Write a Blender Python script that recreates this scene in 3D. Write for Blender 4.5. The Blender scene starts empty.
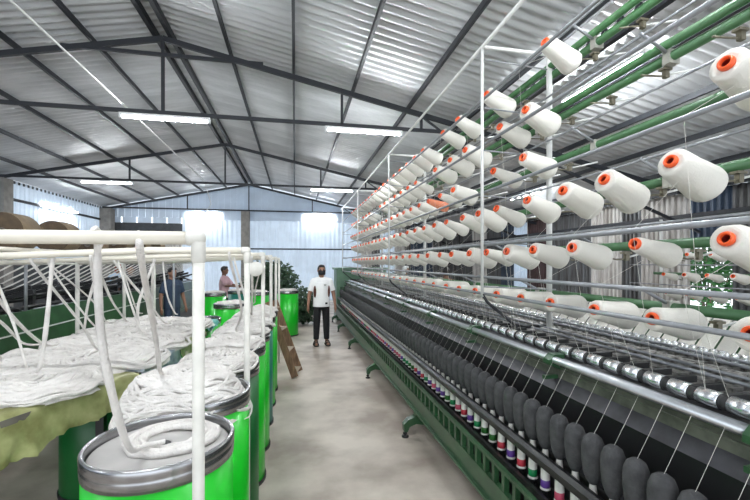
import bpy, bmesh, math, random
from mathutils import Vector, Matrix, noise
R = math.radians
PI = math.pi
rng = random.Random(7)
scene = bpy.context.scene
COL = scene.collection

# ------------------------------------------------------------------ camera, world, exposure
cd = bpy.data.cameras.new('camera'); cam = bpy.data.objects.new('camera', cd); COL.objects.link(cam)
cam.location = (0, 0, 1.7); cam.rotation_euler = (R(90), 0, -math.atan(0.2))
cd.sensor_width = 36; cd.lens = 400 / 750 * 36; cd.shift_y = 13 / 750; cd.clip_start = 0.05; cd.clip_end = 200
scene.camera = cam
world = bpy.data.worlds.new('world'); scene.world = world; world.use_nodes = True
wb = world.node_tree.nodes['Background']
wb.inputs[0].default_value = (0.86, 0.93, 1.0, 1); wb.inputs[1].default_value = 1.25
scene.view_settings.view_transform = 'Standard'; scene.view_settings.look = 'None'
scene.view_settings.exposure = 1.25; scene.view_settings.gamma = 1
scene.view_settings.use_curve_mapping = False
TUBE_POWER = 150.0

# ------------------------------------------------------------------ materials
MATS = {}
def mat(name, col, rough=0.6, metal=0.0, var=0.0, scale=8.0, col2=None, bump=0.0, bscale=60.0, emit=None, trans=0.0, stretch=None, coat=0.0, detail=4.0, lo=0.35, hi=0.65):
    if name in MATS: return MATS[name]
    m = bpy.data.materials.new(name); m.use_nodes = True; MATS[name] = m
    nt = m.node_tree; N = nt.nodes; L = nt.links
    b = N['Principled BSDF']; out = N['Material Output']
    b.inputs['Roughness'].default_value = rough; b.inputs['Metallic'].default_value = metal
    b.inputs['Coat Weight'].default_value = coat
    c2 = col2 or tuple(max(0, c * (1 - var)) for c in col)
    tc = N.new('ShaderNodeTexCoord'); src = tc.outputs['Object']
    if stretch:
        mp = N.new('ShaderNodeMapping'); mp.inputs['Scale'].default_value = stretch
        L.new(src, mp.inputs[0]); src = mp.outputs[0]
    colsock = None
    if var > 0 or col2:
        nz = N.new('ShaderNodeTexNoise'); nz.inputs['Scale'].default_value = scale; nz.inputs['Detail'].default_value = detail
        L.new(src, nz.inputs['Vector'])
        rp = N.new('ShaderNodeValToRGB'); e = rp.color_ramp.elements
        e[0].position = lo; e[1].position = hi; e[0].color = (*c2, 1); e[1].color = (*col, 1)
        L.new(nz.outputs['Fac'], rp.inputs[0]); L.new(rp.outputs[0], b.inputs['Base Color']); colsock = rp.outputs[0]
    else:
        b.inputs['Base Color'].default_value = (*col, 1)
    if bump > 0:
        n2 = N.new('ShaderNodeTexNoise'); n2.inputs['Scale'].default_value = bscale; L.new(src, n2.inputs['Vector'])
        bp = N.new('ShaderNodeBump'); bp.inputs['Strength'].default_value = bump; bp.inputs['Distance'].default_value = 0.01
        L.new(n2.outputs['Fac'], bp.inputs['Height']); L.new(bp.outputs[0], b.inputs['Normal'])
    if emit:
        b.inputs['Emission Color'].default_value = (*col, 1); b.inputs['Emission Strength'].default_value = emit
    if trans > 0:
        t = N.new('ShaderNodeBsdfTranslucent'); mx = N.new('ShaderNodeMixShader'); mx.inputs[0].default_value = trans
        if colsock: L.new(colsock, t.inputs[0])
        else: t.inputs[0].default_value = (*col, 1)
        L.new(b.outputs[0], mx.inputs[1]); L.new(t.outputs[0], mx.inputs[2]); L.new(mx.outputs[0], out.inputs[0])
    return m

M = dict(
    concrete=mat('concrete', (.60, .525, .455), .5, var=.0, col2=(.31, .25, .205), scale=1.5, bump=.2, bscale=25, detail=10, lo=.36, hi=.62),
    roof=mat('galvanised_roof', (.64, .655, .67), .4, .25, col2=(.47, .485, .50), scale=1.6, stretch=(.5, 1.6, 1)),
    bluesheet=mat('pale_blue_sheet', (.60, .68, .77), .5, 0, var=.12, scale=2, trans=.22),
    whitesheet=mat('white_sheet', (.62, .60, .575), .6, 0, col2=(.33, .30, .275), scale=3, stretch=(3, 3, .4)),
    greysheet=mat('grey_sheet', (.14, .145, .15), .55, .2, col2=(.075, .07, .068), scale=3, stretch=(3, 3, .4)),
    navysheet=mat('navy_sheet', (.05, .075, .12), .55, 0, var=.35, scale=3),
    maroonsheet=mat('maroon_sheet', (.085, .045, .045), .6, 0, var=.4, scale=3),
    darkwall=mat('dark_masonry', (.05, .055, .06), .8, 0, var=.3, scale=6),
    colconc=mat('column_concrete', (.27, .255, .235), .8, 0, var=.25, scale=7, bump=.3, bscale=30),
    steel_dark=mat('dark_painted_steel', (.014, .016, .021), .6, 0),
    green_paint=mat('machine_green_paint', (.028, .088, .036), .38, 0, var=.35, scale=7, coat=.15),
    pipe_green=mat('creel_green_paint', (.062, .17, .066), .35, 0, var=.25, scale=9, coat=.2),
    head_green=mat('pale_headstock_green', (.14, .26, .17), .45, 0, var=.2, scale=5),
    black=mat('black_steel', (.012, .012, .013), .4, .1),
    ledge=mat('greasy_dark_steel', (.045, .045, .052), .45, .2, var=.5, scale=10),
    backplate=mat('dusty_green_brown_plate', (.105, .11, .085), .6, 0, col2=(.05, .055, .04), scale=14),
    chrome=mat('bright_steel', (.80, .82, .84), .27, 1.0, var=.12, scale=20),
    greychrome=mat('worn_bright_bar', (.52, .54, .56), .3, .9, var=.15, scale=15),
    greymetal=mat('grey_pipe', (.30, .31, .325), .4, .45, var=.2, scale=12),
    palemetal=mat('pale_painted_pipe', (.68, .68, .66), .45, 0, var=.12, scale=10),
    khaki=mat('khaki_bracket', (.20, .18, .125), .5, .3, var=.4, scale=30),
    clip=mat('pale_clip', (.42, .41, .36), .5, .1, var=.2, scale=30),
    drafting=mat('oily_drafting_metal', (.34, .33, .31), .4, .3, col2=(.09, .085, .08), scale=35),
    rubber=mat('black_rubber', (.02, .02, .021), .6),
    yarn=mat('white_roving', (.72, .69, .63), .9, 0, var=.07, scale=5, bump=.25, bscale=120),
    peach=mat('peach_yarn', (.80, .27, .15), .9, 0, var=.1, scale=5),
    orange=mat('orange_plastic', (.88, .115, .025), .35, 0),
    redin=mat('red_bore', (.22, .012, .01), .6, 0),
    cop=mat('charcoal_yarn', (.068, .068, .070), .95, 0, col2=(.042, .042, .044), scale=25, bump=.3, bscale=150),
    tube=mat('cream_tube', (.72, .70, .65), .45),
    band_r=mat('red_band', (.50, .04, .06), .4), band_g=mat('green_band', (.01, .22, .07), .4),
    band_p=mat('purple_band', (.12, .05, .28), .4), band_k=mat('pink_band', (.55, .08, .14), .4),
    band_b=mat('dark_green_band', (.02, .12, .02), .4),
    can=mat('bright_green_can', (.005, .50, .016), .32, 0, var=.12, scale=3, coat=.3),
    candark=mat('dark_green_can', (.004, .105, .02), .4, 0, var=.1, scale=3),
    canteal=mat('teal_can', (.01, .17, .13), .4, 0, var=.1, scale=3),
    steelrim=mat('can_steel_rim', (.40, .40, .41), .26, .95, var=.25, scale=14),
    plate=mat('grey_can_plate', (.50, .48, .46), .55, 0, var=.2, scale=6),
    cotton=mat('white_sliver', (.74, .71, .675), .95, 0, col2=(.60, .565, .535), scale=12, bump=.6, bscale=110),
    cream=mat('cream_pipe', (.74, .69, .59), .42, 0, var=.15, scale=6),
    creampost=mat('pale_post', (.66, .64, .585), .5, 0, var=.2, scale=9),
    jute=mat('brown_jute', (.20, .145, .085), .9, 0, col2=(.12, .085, .05), scale=10, bump=.4, bscale=60),
    juteend_shaded=mat('shaded_brown_roll_end', (.085, .058, .034), .9, 0, var=.35, scale=18, bump=.4, bscale=60),  # darker than the jute body: shade on the end faces put into the colour
    olive=mat('olive_plastic', (.50, .51, .24), .35, 0, col2=(.26, .26, .10), scale=9, trans=.3, bump=.6, bscale=20),
    bluefilm=mat('bluish_plastic', (.44, .49, .54), .3, 0, col2=(.22, .27, .34), scale=9, trans=.3, bump=.6, bscale=20),
    yellowfilm=mat('yellowish_plastic', (.55, .56, .32), .35, 0, col2=(.30, .31, .14), scale=10, trans=.3, bump=.6, bscale=20),
    tealfilm=mat('teal_film', (.08, .42, .36), .35, 0, var=.3, scale=10),
    wood=mat('worn_wood', (.30, .175, .105), .75, 0, col2=(.15, .085, .05), scale=6, stretch=(6, 6, 1)),
    woodedge=mat('pale_worn_wood', (.55, .44, .34), .75, 0, var=.3, scale=8),
    board=mat('grey_board', (.16, .14, .12), .8, 0, var=.3, scale=8),
    leaf=mat('dark_leaf', (.085, .15, .085), .5, 0, col2=(.035, .065, .04), scale=8, trans=.2),
    leaf2=mat('leaf_outside', (.06, .20, .05), .5, 0, col2=(.02, .07, .03), scale=5, trans=.35),
    bark=mat('bark', (.10, .07, .05), .9, 0, var=.3, scale=20),
    lightbody=mat('fitting_white', (.8, .8, .8), .5),
    tubeglow=mat('lit_tube', (.93, .97, 1.0), .5, emit=TUBE_POWER),
    skin=mat('skin', (.30, .155, .10), .55), skin2=mat('skin_dark', (.17, .085, .055), .55),
    hair=mat('hair', (.012, .01, .01), .5), maskb=mat('black_cloth', (.012, .012, .014), .8),
    shirt=mat('white_tshirt', (.82, .82, .82), .85, bump=.15, bscale=25), rust=mat('rust_cloth', (.10, .035, .022), .85),
    pants=mat('black_trousers', (.009, .009, .011), .85, bump=.15, bscale=25), sandal=mat('sandal', (.03, .028, .026), .6),
    redc=mat('red_cloth', (.35, .03, .035), .85), pinkc=mat('pink_cloth', (.52, .33, .36), .85),
    navyc=mat('navy_cloth', (.03, .05, .09), .85), whitec=mat('white_cloth', (.75, .77, .77), .85), bluec=mat('pale_blue_cloth', (.45, .6, .75), .85),
)

# ------------------------------------------------------------------ mesh builder
class MB:
    def __init__(s): s.v = []; s.f = []; s.m = []; s.sm = []; s.cur = 0
    def add(s, vs, fs, smooth=False):
        o = len(s.v); s.v += [tuple(p) for p in vs]
        for f in fs: s.f.append([i + o for i in f]); s.m.append(s.cur); s.sm.append(smooth)
        return s
    def box(s, x0, x1, y0, y1, z0, z1):
        vs = [(x, y, z) for x in (x0, x1) for y in (y0, y1) for z in (z0, z1)]
        return s.add(vs, [(0, 1, 3, 2), (4, 6, 7, 5), (0, 4, 5, 1), (2, 3, 7, 6), (0, 2, 6, 4), (1, 5, 7, 3)])
    def beam(s, a, b, w, h, up=(0, 0, 1)):
        a = Vector(a); b = Vector(b); d = (b - a).normalized(); u = Vector(up)
        if abs(d.dot(u)) > .95: u = Vector((0, 1, 0))
        x = d.cross(u).normalized() * w / 2; z = x.cross(d).normalized() * h / 2
        vs = [a - x - z, a + x - z, a + x + z, a - x + z, b - x - z, b + x - z, b + x + z, b - x + z]
        return s.add(vs, [(3, 2, 1, 0), (4, 5, 6, 7), (0, 1, 5, 4), (1, 2, 6, 5), (2, 3, 7, 6), (3, 0, 4, 7)])
    def tube(s, pts, r, n=10, caps=True, flat=1.0):
        pts = [Vector(p) for p in pts]; k = len(pts); vs = []; prev = None
        for i, p in enumerate(pts):
            d = (pts[min(i + 1, k - 1)] - pts[max(i - 1, 0)]).normalized()
            if prev is None:
                prev = d.orthogonal().normalized() if abs(d.z) < .9 else Vector((1, 0, 0))
            x = (prev - d * prev.dot(d)).normalized(); prev = x; y = d.cross(x)
            rr = r[i] if isinstance(r, (list, tuple)) else r
            for j in range(n):
                t = 2 * PI * j / n; vs.append(p + x * (rr * math.cos(t)) + y * (rr * flat * math.sin(t)))
        fs = [(i * n + j, i * n + (j + 1) % n, (i + 1) * n + (j + 1) % n, (i + 1) * n + j) for i in range(k - 1) for j in range(n)]
        s.add(vs, fs, True)
        if caps: s.add(vs[:n], [list(range(n))[::-1]]); s.add(vs[-n:], [list(range(n))])
        return s
    def lathe(s, prof, n=24, axis='z', o=(0, 0, 0), smooth=True):
        vs = []; o = Vector(o)
        for (r, h) in prof:
            for j in range(n):
                t = 2 * PI * j / n; a, b = r * math.cos(t), r * math.sin(t)
                vs.append(o + (Vector((a, b, h)) if axis == 'z' else Vector((h, a, b)) if axis == 'x' else Vector((b, h, a))))
        fs = [(i * n + j, i * n + (j + 1) % n, (i + 1) * n + (j + 1) % n, (i + 1) * n + j) for i in range(len(prof) - 1) for j in range(n)]
        return s.add(vs, fs, smooth)
    def prism(s, poly, axis, a0, a1):
        n = len(poly)
        def P(p, a): return (p[0], a, p[1]) if axis == 'y' else (a, p[0], p[1]) if axis == 'x' else (p[0], p[1], a)
        vs = [P(p, a0) for p in poly] + [P(p, a1) for p in poly]
        return s.add(vs, [list(range(n))[::-1], list(range(n, 2 * n))] + [(i, (i + 1) % n, n + (i + 1) % n, n + i) for i in range(n)])
    def sphere(s, c, r, seg=14, rings=9):
        c = Vector(c); rx, ry, rz = r if isinstance(r, (tuple, list)) else (r, r, r); vs = []
        for i in range(rings + 1):
            ph = PI * i / rings - PI / 2
            for j in range(seg):
                t = 2 * PI * j / seg; vs.append((c.x + rx * math.cos(ph) * math.cos(t), c.y + ry * math.cos(ph) * math.sin(t), c.z + rz * math.sin(ph)))
        fs = [(i * seg + j, i * seg + (j + 1) % seg, (i + 1) * seg + (j + 1) % seg, (i + 1) * seg + j) for i in range(rings) for j in range(seg)]
        return s.add(vs, fs, True)
    def mesh(s, name, mats):
        me = bpy.data.meshes.new(name); me.from_pydata(s.v, [], s.f)
        for m in (mats if isinstance(mats, (list, tuple)) else [mats]): me.materials.append(m)
        me.polygons.foreach_set('material_index', s.m); me.polygons.foreach_set('use_smooth', s.sm)
        bm = bmesh.new(); bm.from_mesh(me); bmesh.ops.remove_doubles(bm, verts=bm.verts, dist=1e-6)
        bmesh.ops.recalc_face_normals(bm, faces=bm.faces); bm.to_mesh(me); bm.free(); me.update()
        return me
def link(name, data, parent=None, loc=(0, 0, 0), rot=(0, 0, 0)):
    o = bpy.data.objects.new(name, data); COL.objects.link(o); o.location = loc; o.rotation_euler = rot
    if parent: o.parent = parent
    return o
def obj(name, mb, m, parent=None, loc=(0, 0, 0), rot=(0, 0, 0)):
    return link(name, mb.mesh(name, m) if isinstance(mb, MB) else mb, parent, loc, rot)
def tag(o, label, cat, group=None):
    o['label'] = label; o['category'] = cat
    if group: o['group'] = group
    return o
def thing(name, label, cat, loc=(0, 0, 0), rz=0, group=None):
    return tag(link(name, None, None, loc, (0, 0, rz)), label, cat, group)
def struct(name, mb, m, parent=None):
    o = obj(name, mb, m, parent)
    if not parent: o['kind'] = 'structure'
    return o
def dup(root, loc, rot=(0, 0, 0), label=None, group=None):
    r = root.copy(); COL.objects.link(r); r.location = loc; r.rotation_euler = rot
    if label: r['label'] = label
    if group: r['group'] = group
    for ch in list(root.children):
        c = ch.copy(); COL.objects.link(c); c.parent = r
        for g in ch.children:
            d = g.copy(); COL.objects.link(d); d.parent = c
    return r
def many(name, me, locs, parent, cap=100, rots=None):
    """the nearest `cap` repeats of a part as parts, the rest as one part of kind stuff"""
    order = sorted(range(len(locs)), key=lambda i: Vector(locs[i]).to_2d().length)
    for i in order[:cap]: link(name, me, parent, locs[i], rots[i] if rots else (0, 0, 0))
    rest = order[cap:]
    if rest:
        b = MB()
        for i in rest:
            b.add([Vector(v.co) + Vector(locs[i]) for v in me.vertices], [list(p.vertices) for p in me.polygons], True)
            b.m[-len(me.polygons):] = [p.material_index for p in me.polygons]
        o = obj(name, b, list(me.materials), parent); o['kind'] = 'stuff'
ONES = 'zeroth first second third fourth fifth sixth seventh eighth ninth tenth eleventh twelfth thirteenth fourteenth fifteenth sixteenth seventeenth eighteenth nineteenth'.split()
TENS = {2: 'twent', 3: 'thirt', 4: 'fort', 5: 'fift', 6: 'sixt', 7: 'sevent', 8: 'eight', 9: 'ninet'}
def nth(n):
    if n < 20: return ONES[n]
    t, u = divmod(n, 10)
    return TENS[t] + 'ieth' if u == 0 else TENS[t] + 'y-' + ONES[u]
def corr(b, o, ud, vd, nd, lu, lv, per=.1, amp=.014, trap=True, vseg=1):
    """corrugated sheet: waves repeat along ud, ribs run along vd"""
    o, ud, vd, nd = Vector(o), Vector(ud).normalized(), Vector(vd).normalized(), Vector(nd).normalized()
    prof = [(0, 0), (.38, 0), (.5, 1), (.88, 1)] if trap else [(k / 6, .5 - .5 * math.cos(2 * PI * k / 6)) for k in range(6)]
    us = []; n = max(1, int(round(lu / per))); p = lu / n
    for i in range(n): us += [((i + a) * p, h * amp) for a, h in prof]
    us.append((lu, 0))
    vs = [o + ud * u + nd * h + vd * (lv * j / vseg) for j in range(vseg + 1) for (u, h) in us]; k = len(us)
    return b.add(vs, [(j * k + i, j * k + i + 1, (j + 1) * k + i + 1, (j + 1) * k + i) for j in range(vseg) for i in range(k - 1)], not trap)

# ------------------------------------------------------------------ the hall
RX, RZ, SL = -1.94, 5.14, .21          # ridge position and roof slope
YB, YF = 18.3, -5.0                    # back wall, open front
XL, XR = -7.7, 7.95
def roofz(x): return RZ - SL * abs(x - RX)
struct('floor', MB().box(XL - .1, XR + .1, YF, YB + .1, -.1, 0), M['concrete'])
cl = MB()
for sgn, xe in ((-1, XL - .3), (1, XR + .3)):
    v = Vector((sgn, 0, -SL)); ln = abs(xe - RX)
    corr(cl, (RX, YF, RZ + .07), (0, 1, 0), v, (0, 0, 1), YB + .3 - YF, ln * math.hypot(1, SL), per=.15, amp=.036, trap=False, vseg=6)
struct('ceiling', cl, M['roof'])
# purlins
pu = MB()
for k in (-6, -5, -4, -3, -2, -1, 1, 2, 3, 4, 5, 6, 7, 8, 9, 10):
    x = RX + k * .96
    if XL < x < XR: pu.box(x - .02, x + .02, YF, YB, roofz(x) - .02, roofz(x) + .055)
for x in (RX - .11, RX + .11): pu.box(x - .03, x + .03, YF, YB, RZ - .06, RZ + .045)
struct('trim_1', pu, M['steel_dark'])
lat = MB(); x = 2.97; z = roofz(x) - .1     # lattice girder on the right slope
lat.box(x - .03, x + .03, YF, YB, z - .02, z + .02); lat.box(x - .03, x + .03, YF, YB, z - .2, z - .17)
y = YF
while y < YB - .2:
    lat.beam((x, y, z), (x, y + .1, z - .19), .02, .02); lat.beam((x, y + .1, z - .19), (x, y + .2, z), .02, .02); y += .2
struct('trim_2', lat, M['steel_dark'])
TRUSS = (0.95, 6.5, 11.95, 17.9)
TZ = 3.95
for i, y in enumerate(TRUSS):
    t = MB()
    for xe in (XL + .12, XR - .12): t.beam((RX, y, RZ - .08), (xe, y, roofz(xe) - .08), .05, .08)
    xr = 2.95
    t.beam((XL + .12, y, TZ), (xr + .35, y, TZ), .04, .055)
    t.beam((RX, y, TZ), (RX, y, RZ - .1), .042, .042)
    if i == 1: t.beam((RX - 1.35, y, 4.82), (RX + 1.45, y, 4.82), .04, .05)
    for x in (.75, -4.4, 2.1): t.beam((x, y, TZ), (x, y, roofz(x) - .08), .04, .04)
    t.beam((2.1, y, roofz(2.1) - .1), (3.3, y, TZ - .55), .03, .03)
    t.beam((3.3, y, TZ), (XR - .1, y, roofz(XR) - .75), .04, .05)
    struct('trim_%d' % (3 + i), t, M['steel_dark'])
# left wall: pale sheets above a masonry base, columns
wl = MB(); corr(wl, (XL, YF, 1.2), (0, 1, 0), (0, 0, 1), (1, 0, 0), YB - YF, roofz(XL) - 1.2 + .05, per=.2, amp=.03)
W = struct('wall_left', wl, M['bluesheet'])
struct('masonry', MB().box(XL - .06, XL + .08, YF, YB, 0, 1.78), M['darkwall'], W)
struct('girt', MB().box(XL + .03, XL + .09, YF, YB, 3.42, 3.49), M['steel_dark'], W)
struct('girt', MB().box(XL + .03, XL + .09, YF, YB, 2.2, 2.26), M['steel_dark'], W)
for k, (x, y, s, z) in enumerate([(XL + .2, 6.5, .36, 3.9), (XL + .2, 12.1, .36, 3.9), (XL + .25, YB - .3, .4, 3.9), (-2.1, YB - .2, .34, 3.95), (XR - .25, 6.5, .0, 0)]):
    if s: struct('trim_%d' % (7 + k), MB().box(x - s / 2, x + s / 2, y - s / 2, y + s / 2, 0, z), M['colconc'])
# back wall
wbk = MB(); corr(wbk, (-4.7, YB, 0), (1, 0, 0), (0, 0, 1), (0, -1, 0), 7.7, 3.55, per=.2, amp=.03)
B = struct('wall_back', wbk, M['bluesheet'])
g = MB()   # gable sheets above
n = 60
for i in range(n):
    x0 = XL + (XR - XL) * i / n; x1 = XL + (XR - XL) * (i + .55) / n; x2 = XL + (XR - XL) * (i + 1) / n
    for a, c, yy in ((x0, x1, YB), (x1, x2, YB - .03)):
        g.box(a, c, yy, yy + .02, 3.55 if a > -4.75 else 3.62, min(roofz(a), roofz(c)) + .03)
struct('gable_sheet', g, M['bluesheet'], B)
struct('dark_panel', MB().box(XL, -4.7, YB, YB + .1, 2.95, 3.38), M['darkwall'], B)
for i in range(5): struct('pane', MB().box(XL + .1 + i * .58, XL + .62 + i * .58, YB + .02, YB + .05, 3.38, 3.62), M['bluesheet'], B)
pc = MB(); corr(pc, (XL, YB, 2.3), (1, 0, 0), (0, 0, 1), (0, -1, 0), 3.0, .65, per=.12, amp=.03); struct('pale_strip', pc, M['whitesheet'], B)
struct('masonry', MB().box(XL, -4.7, YB, YB + .1, 0, 2.3), M['darkwall'], B)
for z in (2.32,): struct('girt', MB().box(-4.7, 3, YB - .1, YB - .045, z - .03, z + .03), M['steel_dark'], B)
for x0, x1, m in ((3.0, 3.5, 'whitesheet'), (3.5, 3.9, 'greysheet'), (3.9, 4.6, 'bluesheet'), (4.6, 5.1, 'whitesheet'), (5.1, 5.4, 'greysheet'), (5.4, 6.5, 'navysheet'), (6.5, XR, 'greysheet')):
    s = MB(); corr(s, (x0, YB, 0), (1, 0, 0), (0, 0, 1), (0, -1, 0), x1 - x0, 3.55, per=.15, amp=.03); struct('sheet_panel', s, M[m], B)
# right wall of odd sheets, with a gap to the yard
Wr = None
def rsheet(y0, y1, m, z0=0, z1=None, dx=0):
    global Wr
    s = MB(); zt = z1 if z1 else roofz(XR) + .08
    corr(s, (XR - dx, y0, z0), (0, 1, 0), (0, 0, 1), (-1, 0, 0), y1 - y0, zt - z0, per=.125, amp=.045)
    if Wr is None: Wr = struct('wall_right', s, M[m])
    else: struct('sheet_panel', s, M[m], Wr)
rsheet(16.9, YB, 'greysheet'); rsheet(15.6, 16.9, 'whitesheet', dx=.03); rsheet(14.4, 15.6, 'greysheet'); rsheet(13.4, 14.4, 'navysheet')
rsheet(12.6, 13.4, 'bluesheet', dx=.03); rsheet(11.2, 12.6, 'maroonsheet'); rsheet(9.5, 11.2, 'greysheet'); rsheet(8.5, 9.5, 'whitesheet', dx=.03)
rsheet(7.9, 8.5, 'greysheet'); rsheet(6.75, 7.9, 'whitesheet', dx=.03); rsheet(5.95, 6.75, 'navysheet', z0=2.12); rsheet(5.95, 6.75, 'greysheet', z1=.5)
rsheet(3.4, 5.95, 'greysheet'); rsheet(YF, 3.4, 'greysheet', z0=2.6); rsheet(YF, 3.4, 'greysheet', z1=.6)
struct('girt', MB().box(XR - .12, XR - .04, 3.4, YB, 2.62, 2.7), M['steel_dark'], Wr)

# white conduit along the trusses
tag(obj('conduit', MB().tube([(-2.45, YF, TZ + .06), (-2.45, 6.5, TZ + .055), (-2.5, 11.95, TZ + .055), (-3.0, 15.5, TZ - .1), (-4.2, 17.6, 3.0)], .012, 8), M['palemetal']),
    'long thin white conduit slanting across the left of the roof trusses', 'conduit')

# tube lights
def tube_light(cx, y, z, ln, label, along='x', group='fluorescent tube lights'):
    t = thing('tube_light', label, 'light', (cx, y, z), 0 if along == 'x' else PI / 2, group)
    obj('housing', MB().box(-ln / 2, ln / 2, -.03, .03, .0, .035), M['lightbody'], t)
    obj('tube', MB().tube([(-ln / 2 + .02, 0, -.022), (ln / 2 - .02, 0, -.022)], .018, 10), M['tubeglow'], t)
    for s in (-1, 1): obj('end_cap', MB().box(s * ln / 2 - .02, s * ln / 2 + .02, -.028, .028, -.045, .036), M['lightbody'], t)
    return t
LZ = TZ - .072
tube_light(-1.9, 6.5, LZ, 1.22, 'lit white tube light on nearest truss, at upper left')
tube_light(1.12, 6.5, LZ, 1.24, 'lit white tube light on nearest truss, above the aisle')
tube_light(-4.95, 11.95, LZ, 1.24, 'small lit tube light on second truss, at far left')
tube_light(1.08, 11.95, LZ, 1.24, 'lit tube light on second truss, over the standing man')
tube_light(-3.8, YB - .14, 3.8, 1.3, 'glowing tube light high on back wall, left of the concrete column')
tube_light(1.1, YB - .14, 3.84, 1.3, 'glowing tube light high on back wall, at the right')
tube_light(XL + .14, 15.0, 3.5, 1.9, 'tube light glowing along the left wall sheets', 'y')
tube_light(3.6, 4.2, 3.9, 1.3, 'tube light high on the right between the creel pipes', 'y')
tube_light(5.6, 9.0, 3.4, 1.3, 'added tube light above the far right aisle behind the creel', 'y')  # added lamp, brightens the right side from overhead
for x in (-4.6, -1.2, 1.6, 4.6): tube_light(x, .95, LZ, 1.24, 'added unseen tube light on truss above the camera')  # added lamps out of view, lighting the near hall from above

# ------------------------------------------------------------------ spinning frame
Y0, Y1 = 0.55, 11.75
G = .115
NCOP = int((Y1 - .15 - 1.0) / G)
F = thing('spinning_frame', 'long dark green ring spinning frame along the right of the aisle', 'spinning machine', (1.95, 6, 0))
def fp(name, mb, m, rot=None):
    o = obj(name, mb, m, None); o.parent = F; o.matrix_parent_inverse = Matrix.Translation((-1.95, -6, 0)); return o
def fmany(name, me, locs, cap=100): many(name, me, [(x - 1.95, y - 6, z) for x, y, z in locs], F, cap)
# keep `many` sorting by distance to the camera end
def fmany(name, me, locs, cap=100):
    locs = sorted(locs, key=lambda p: p[1]); 
    for p in locs[:cap]: link(name, me, F, (p[0] - 1.95, p[1] - 6, p[2]))
    if locs[cap:]:
        b = MB()
        for p in locs[cap:]:
            k = len(b.f); b.add([Vector(v.co) + Vector(p) for v in me.vertices], [list(q.vertices) for q in me.polygons], True)
            b.m[k:] = [q.material_index for q in me.polygons]
        o = fp(name, b, list(me.materials)); o['kind'] = 'stuff'
for s in (0, 1):
    X = lambda x: x if s == 0 else 3.9 - x
    bx = lambda b, x0, x1, *r: b.box(min(X(x0), X(x1)), max(X(x0), X(x1)), *r)
    b = MB(); bx(b, 1.15, 1.185, Y0, Y1, .257, .405); bx(b, 1.13, 1.15, Y0, Y1, .257, .275); bx(b, 1.145, 1.172, Y0, Y1, .515, .535)
    y = Y0 + .02
    while y < Y1 - .03:
        bx(b, 1.155, 1.185, y, y + .032, .405, .515); y += G
    fp('side_rail', b, M['green_paint'])
    b = MB(); bx(b, 1.23, 1.25, Y0, Y1, .30, .512); bx(b, 1.25, 1.42, Y0, Y1, .40, .43); fp('spindle_rail', b, M['black'])
    b = MB(); b.prism([(X(1.225), .662), (X(1.262), .652), (X(1.268), .71), (X(1.235), .72), (X(1.22), .70)], 'y', Y0, Y1); fp('ring_rail', b, M['black'])
    b = MB(); bx(b, 1.345, 1.4, Y0, Y1, .675, .69); fp('ring_plate', b, M['ledge'])
    b = MB(); bx(b, 1.425, 1.45, Y0, Y1, .43, .992); fp('panel', b, M['black'])
    b = MB(); b.prism([(X(1.422), .99), (X(1.475), 1.045), (X(1.475), 1.03), (X(1.45), .985)], 'y', Y0, Y1); fp('ledge', b, M['ledge'])
    b = MB(); bx(b, 1.475, 1.50, Y0, Y1, 1.0, 1.135); bx(b, 1.466, 1.476, Y0, Y1, 1.085, 1.095); fp('back_plate', b, M['backplate'])
    b = MB().tube([(X(1.445), Y0, 1.15), (X(1.445), Y1, 1.15)], .02, 14); fp('front_bar', b, M['greychrome'])
    b = MB().tube([(X(1.50), Y0, 1.145), (X(1.50), Y1, 1.145)], .012, 8); fp('front_roller_shaft', b, M['greymetal'])
fp('core', MB().box(1.54, 2.36, Y0, Y1, .3, 1.13), M['black'])
# legs with adjustable feet
lg = MB(); lg.prism([(-.79, .257), (-.80, .2), (-.87, .175), (-.915, .13), (-.91, .06), (-.875, .06), (-.855, .105), (-.79, .13), (-.72, .115), (-.45, .15), (-.45, .257)], 'y', -.035, .035)
lg.prism([(.79, .257), (.80, .2), (.87, .175), (.915, .13), (.91, .06), (.875, .06), (.855, .105), (.79, .13), (.72, .115), (.45, .15), (.45, .257)], 'y', -.035, .035)
lg.box(-.47, .47, -.035, .035, .15, .31)
lgm = lg.mesh('leg', M['green_paint'])
ft = MB(); ft.lathe([(0, 0), (.035, 0), (.035, .012), (.012, .016), (.012, .03), (.022, .03), (.022, .045), (.012, .045), (.012, .075), (0, .075)], 14)
ftm = ft.mesh('adjusting_foot', M['black'])
for y in (1.75, 3.78, 5.82, 7.87, 9.92, 11.5):
    o = link('leg', lgm, F, (0, y - 6, 0)); link('adjusting_foot', ftm, o, (-.893, 0, 0)); link('adjusting_foot', ftm, o, (.893, 0, 0))
# spindles
sp = MB().lathe([(0, .43), (.024, .43), (.024, .452), (.015, .458), (.015, .487), (.021, .49), (.021, .505), (0, .505)], 12).mesh('spindle', M['rubber'])
ys = [.98 + G * i for i in range(NCOP)]
fmany('spindle', sp, [(1.3, y, 0) for y in ys])
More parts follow.
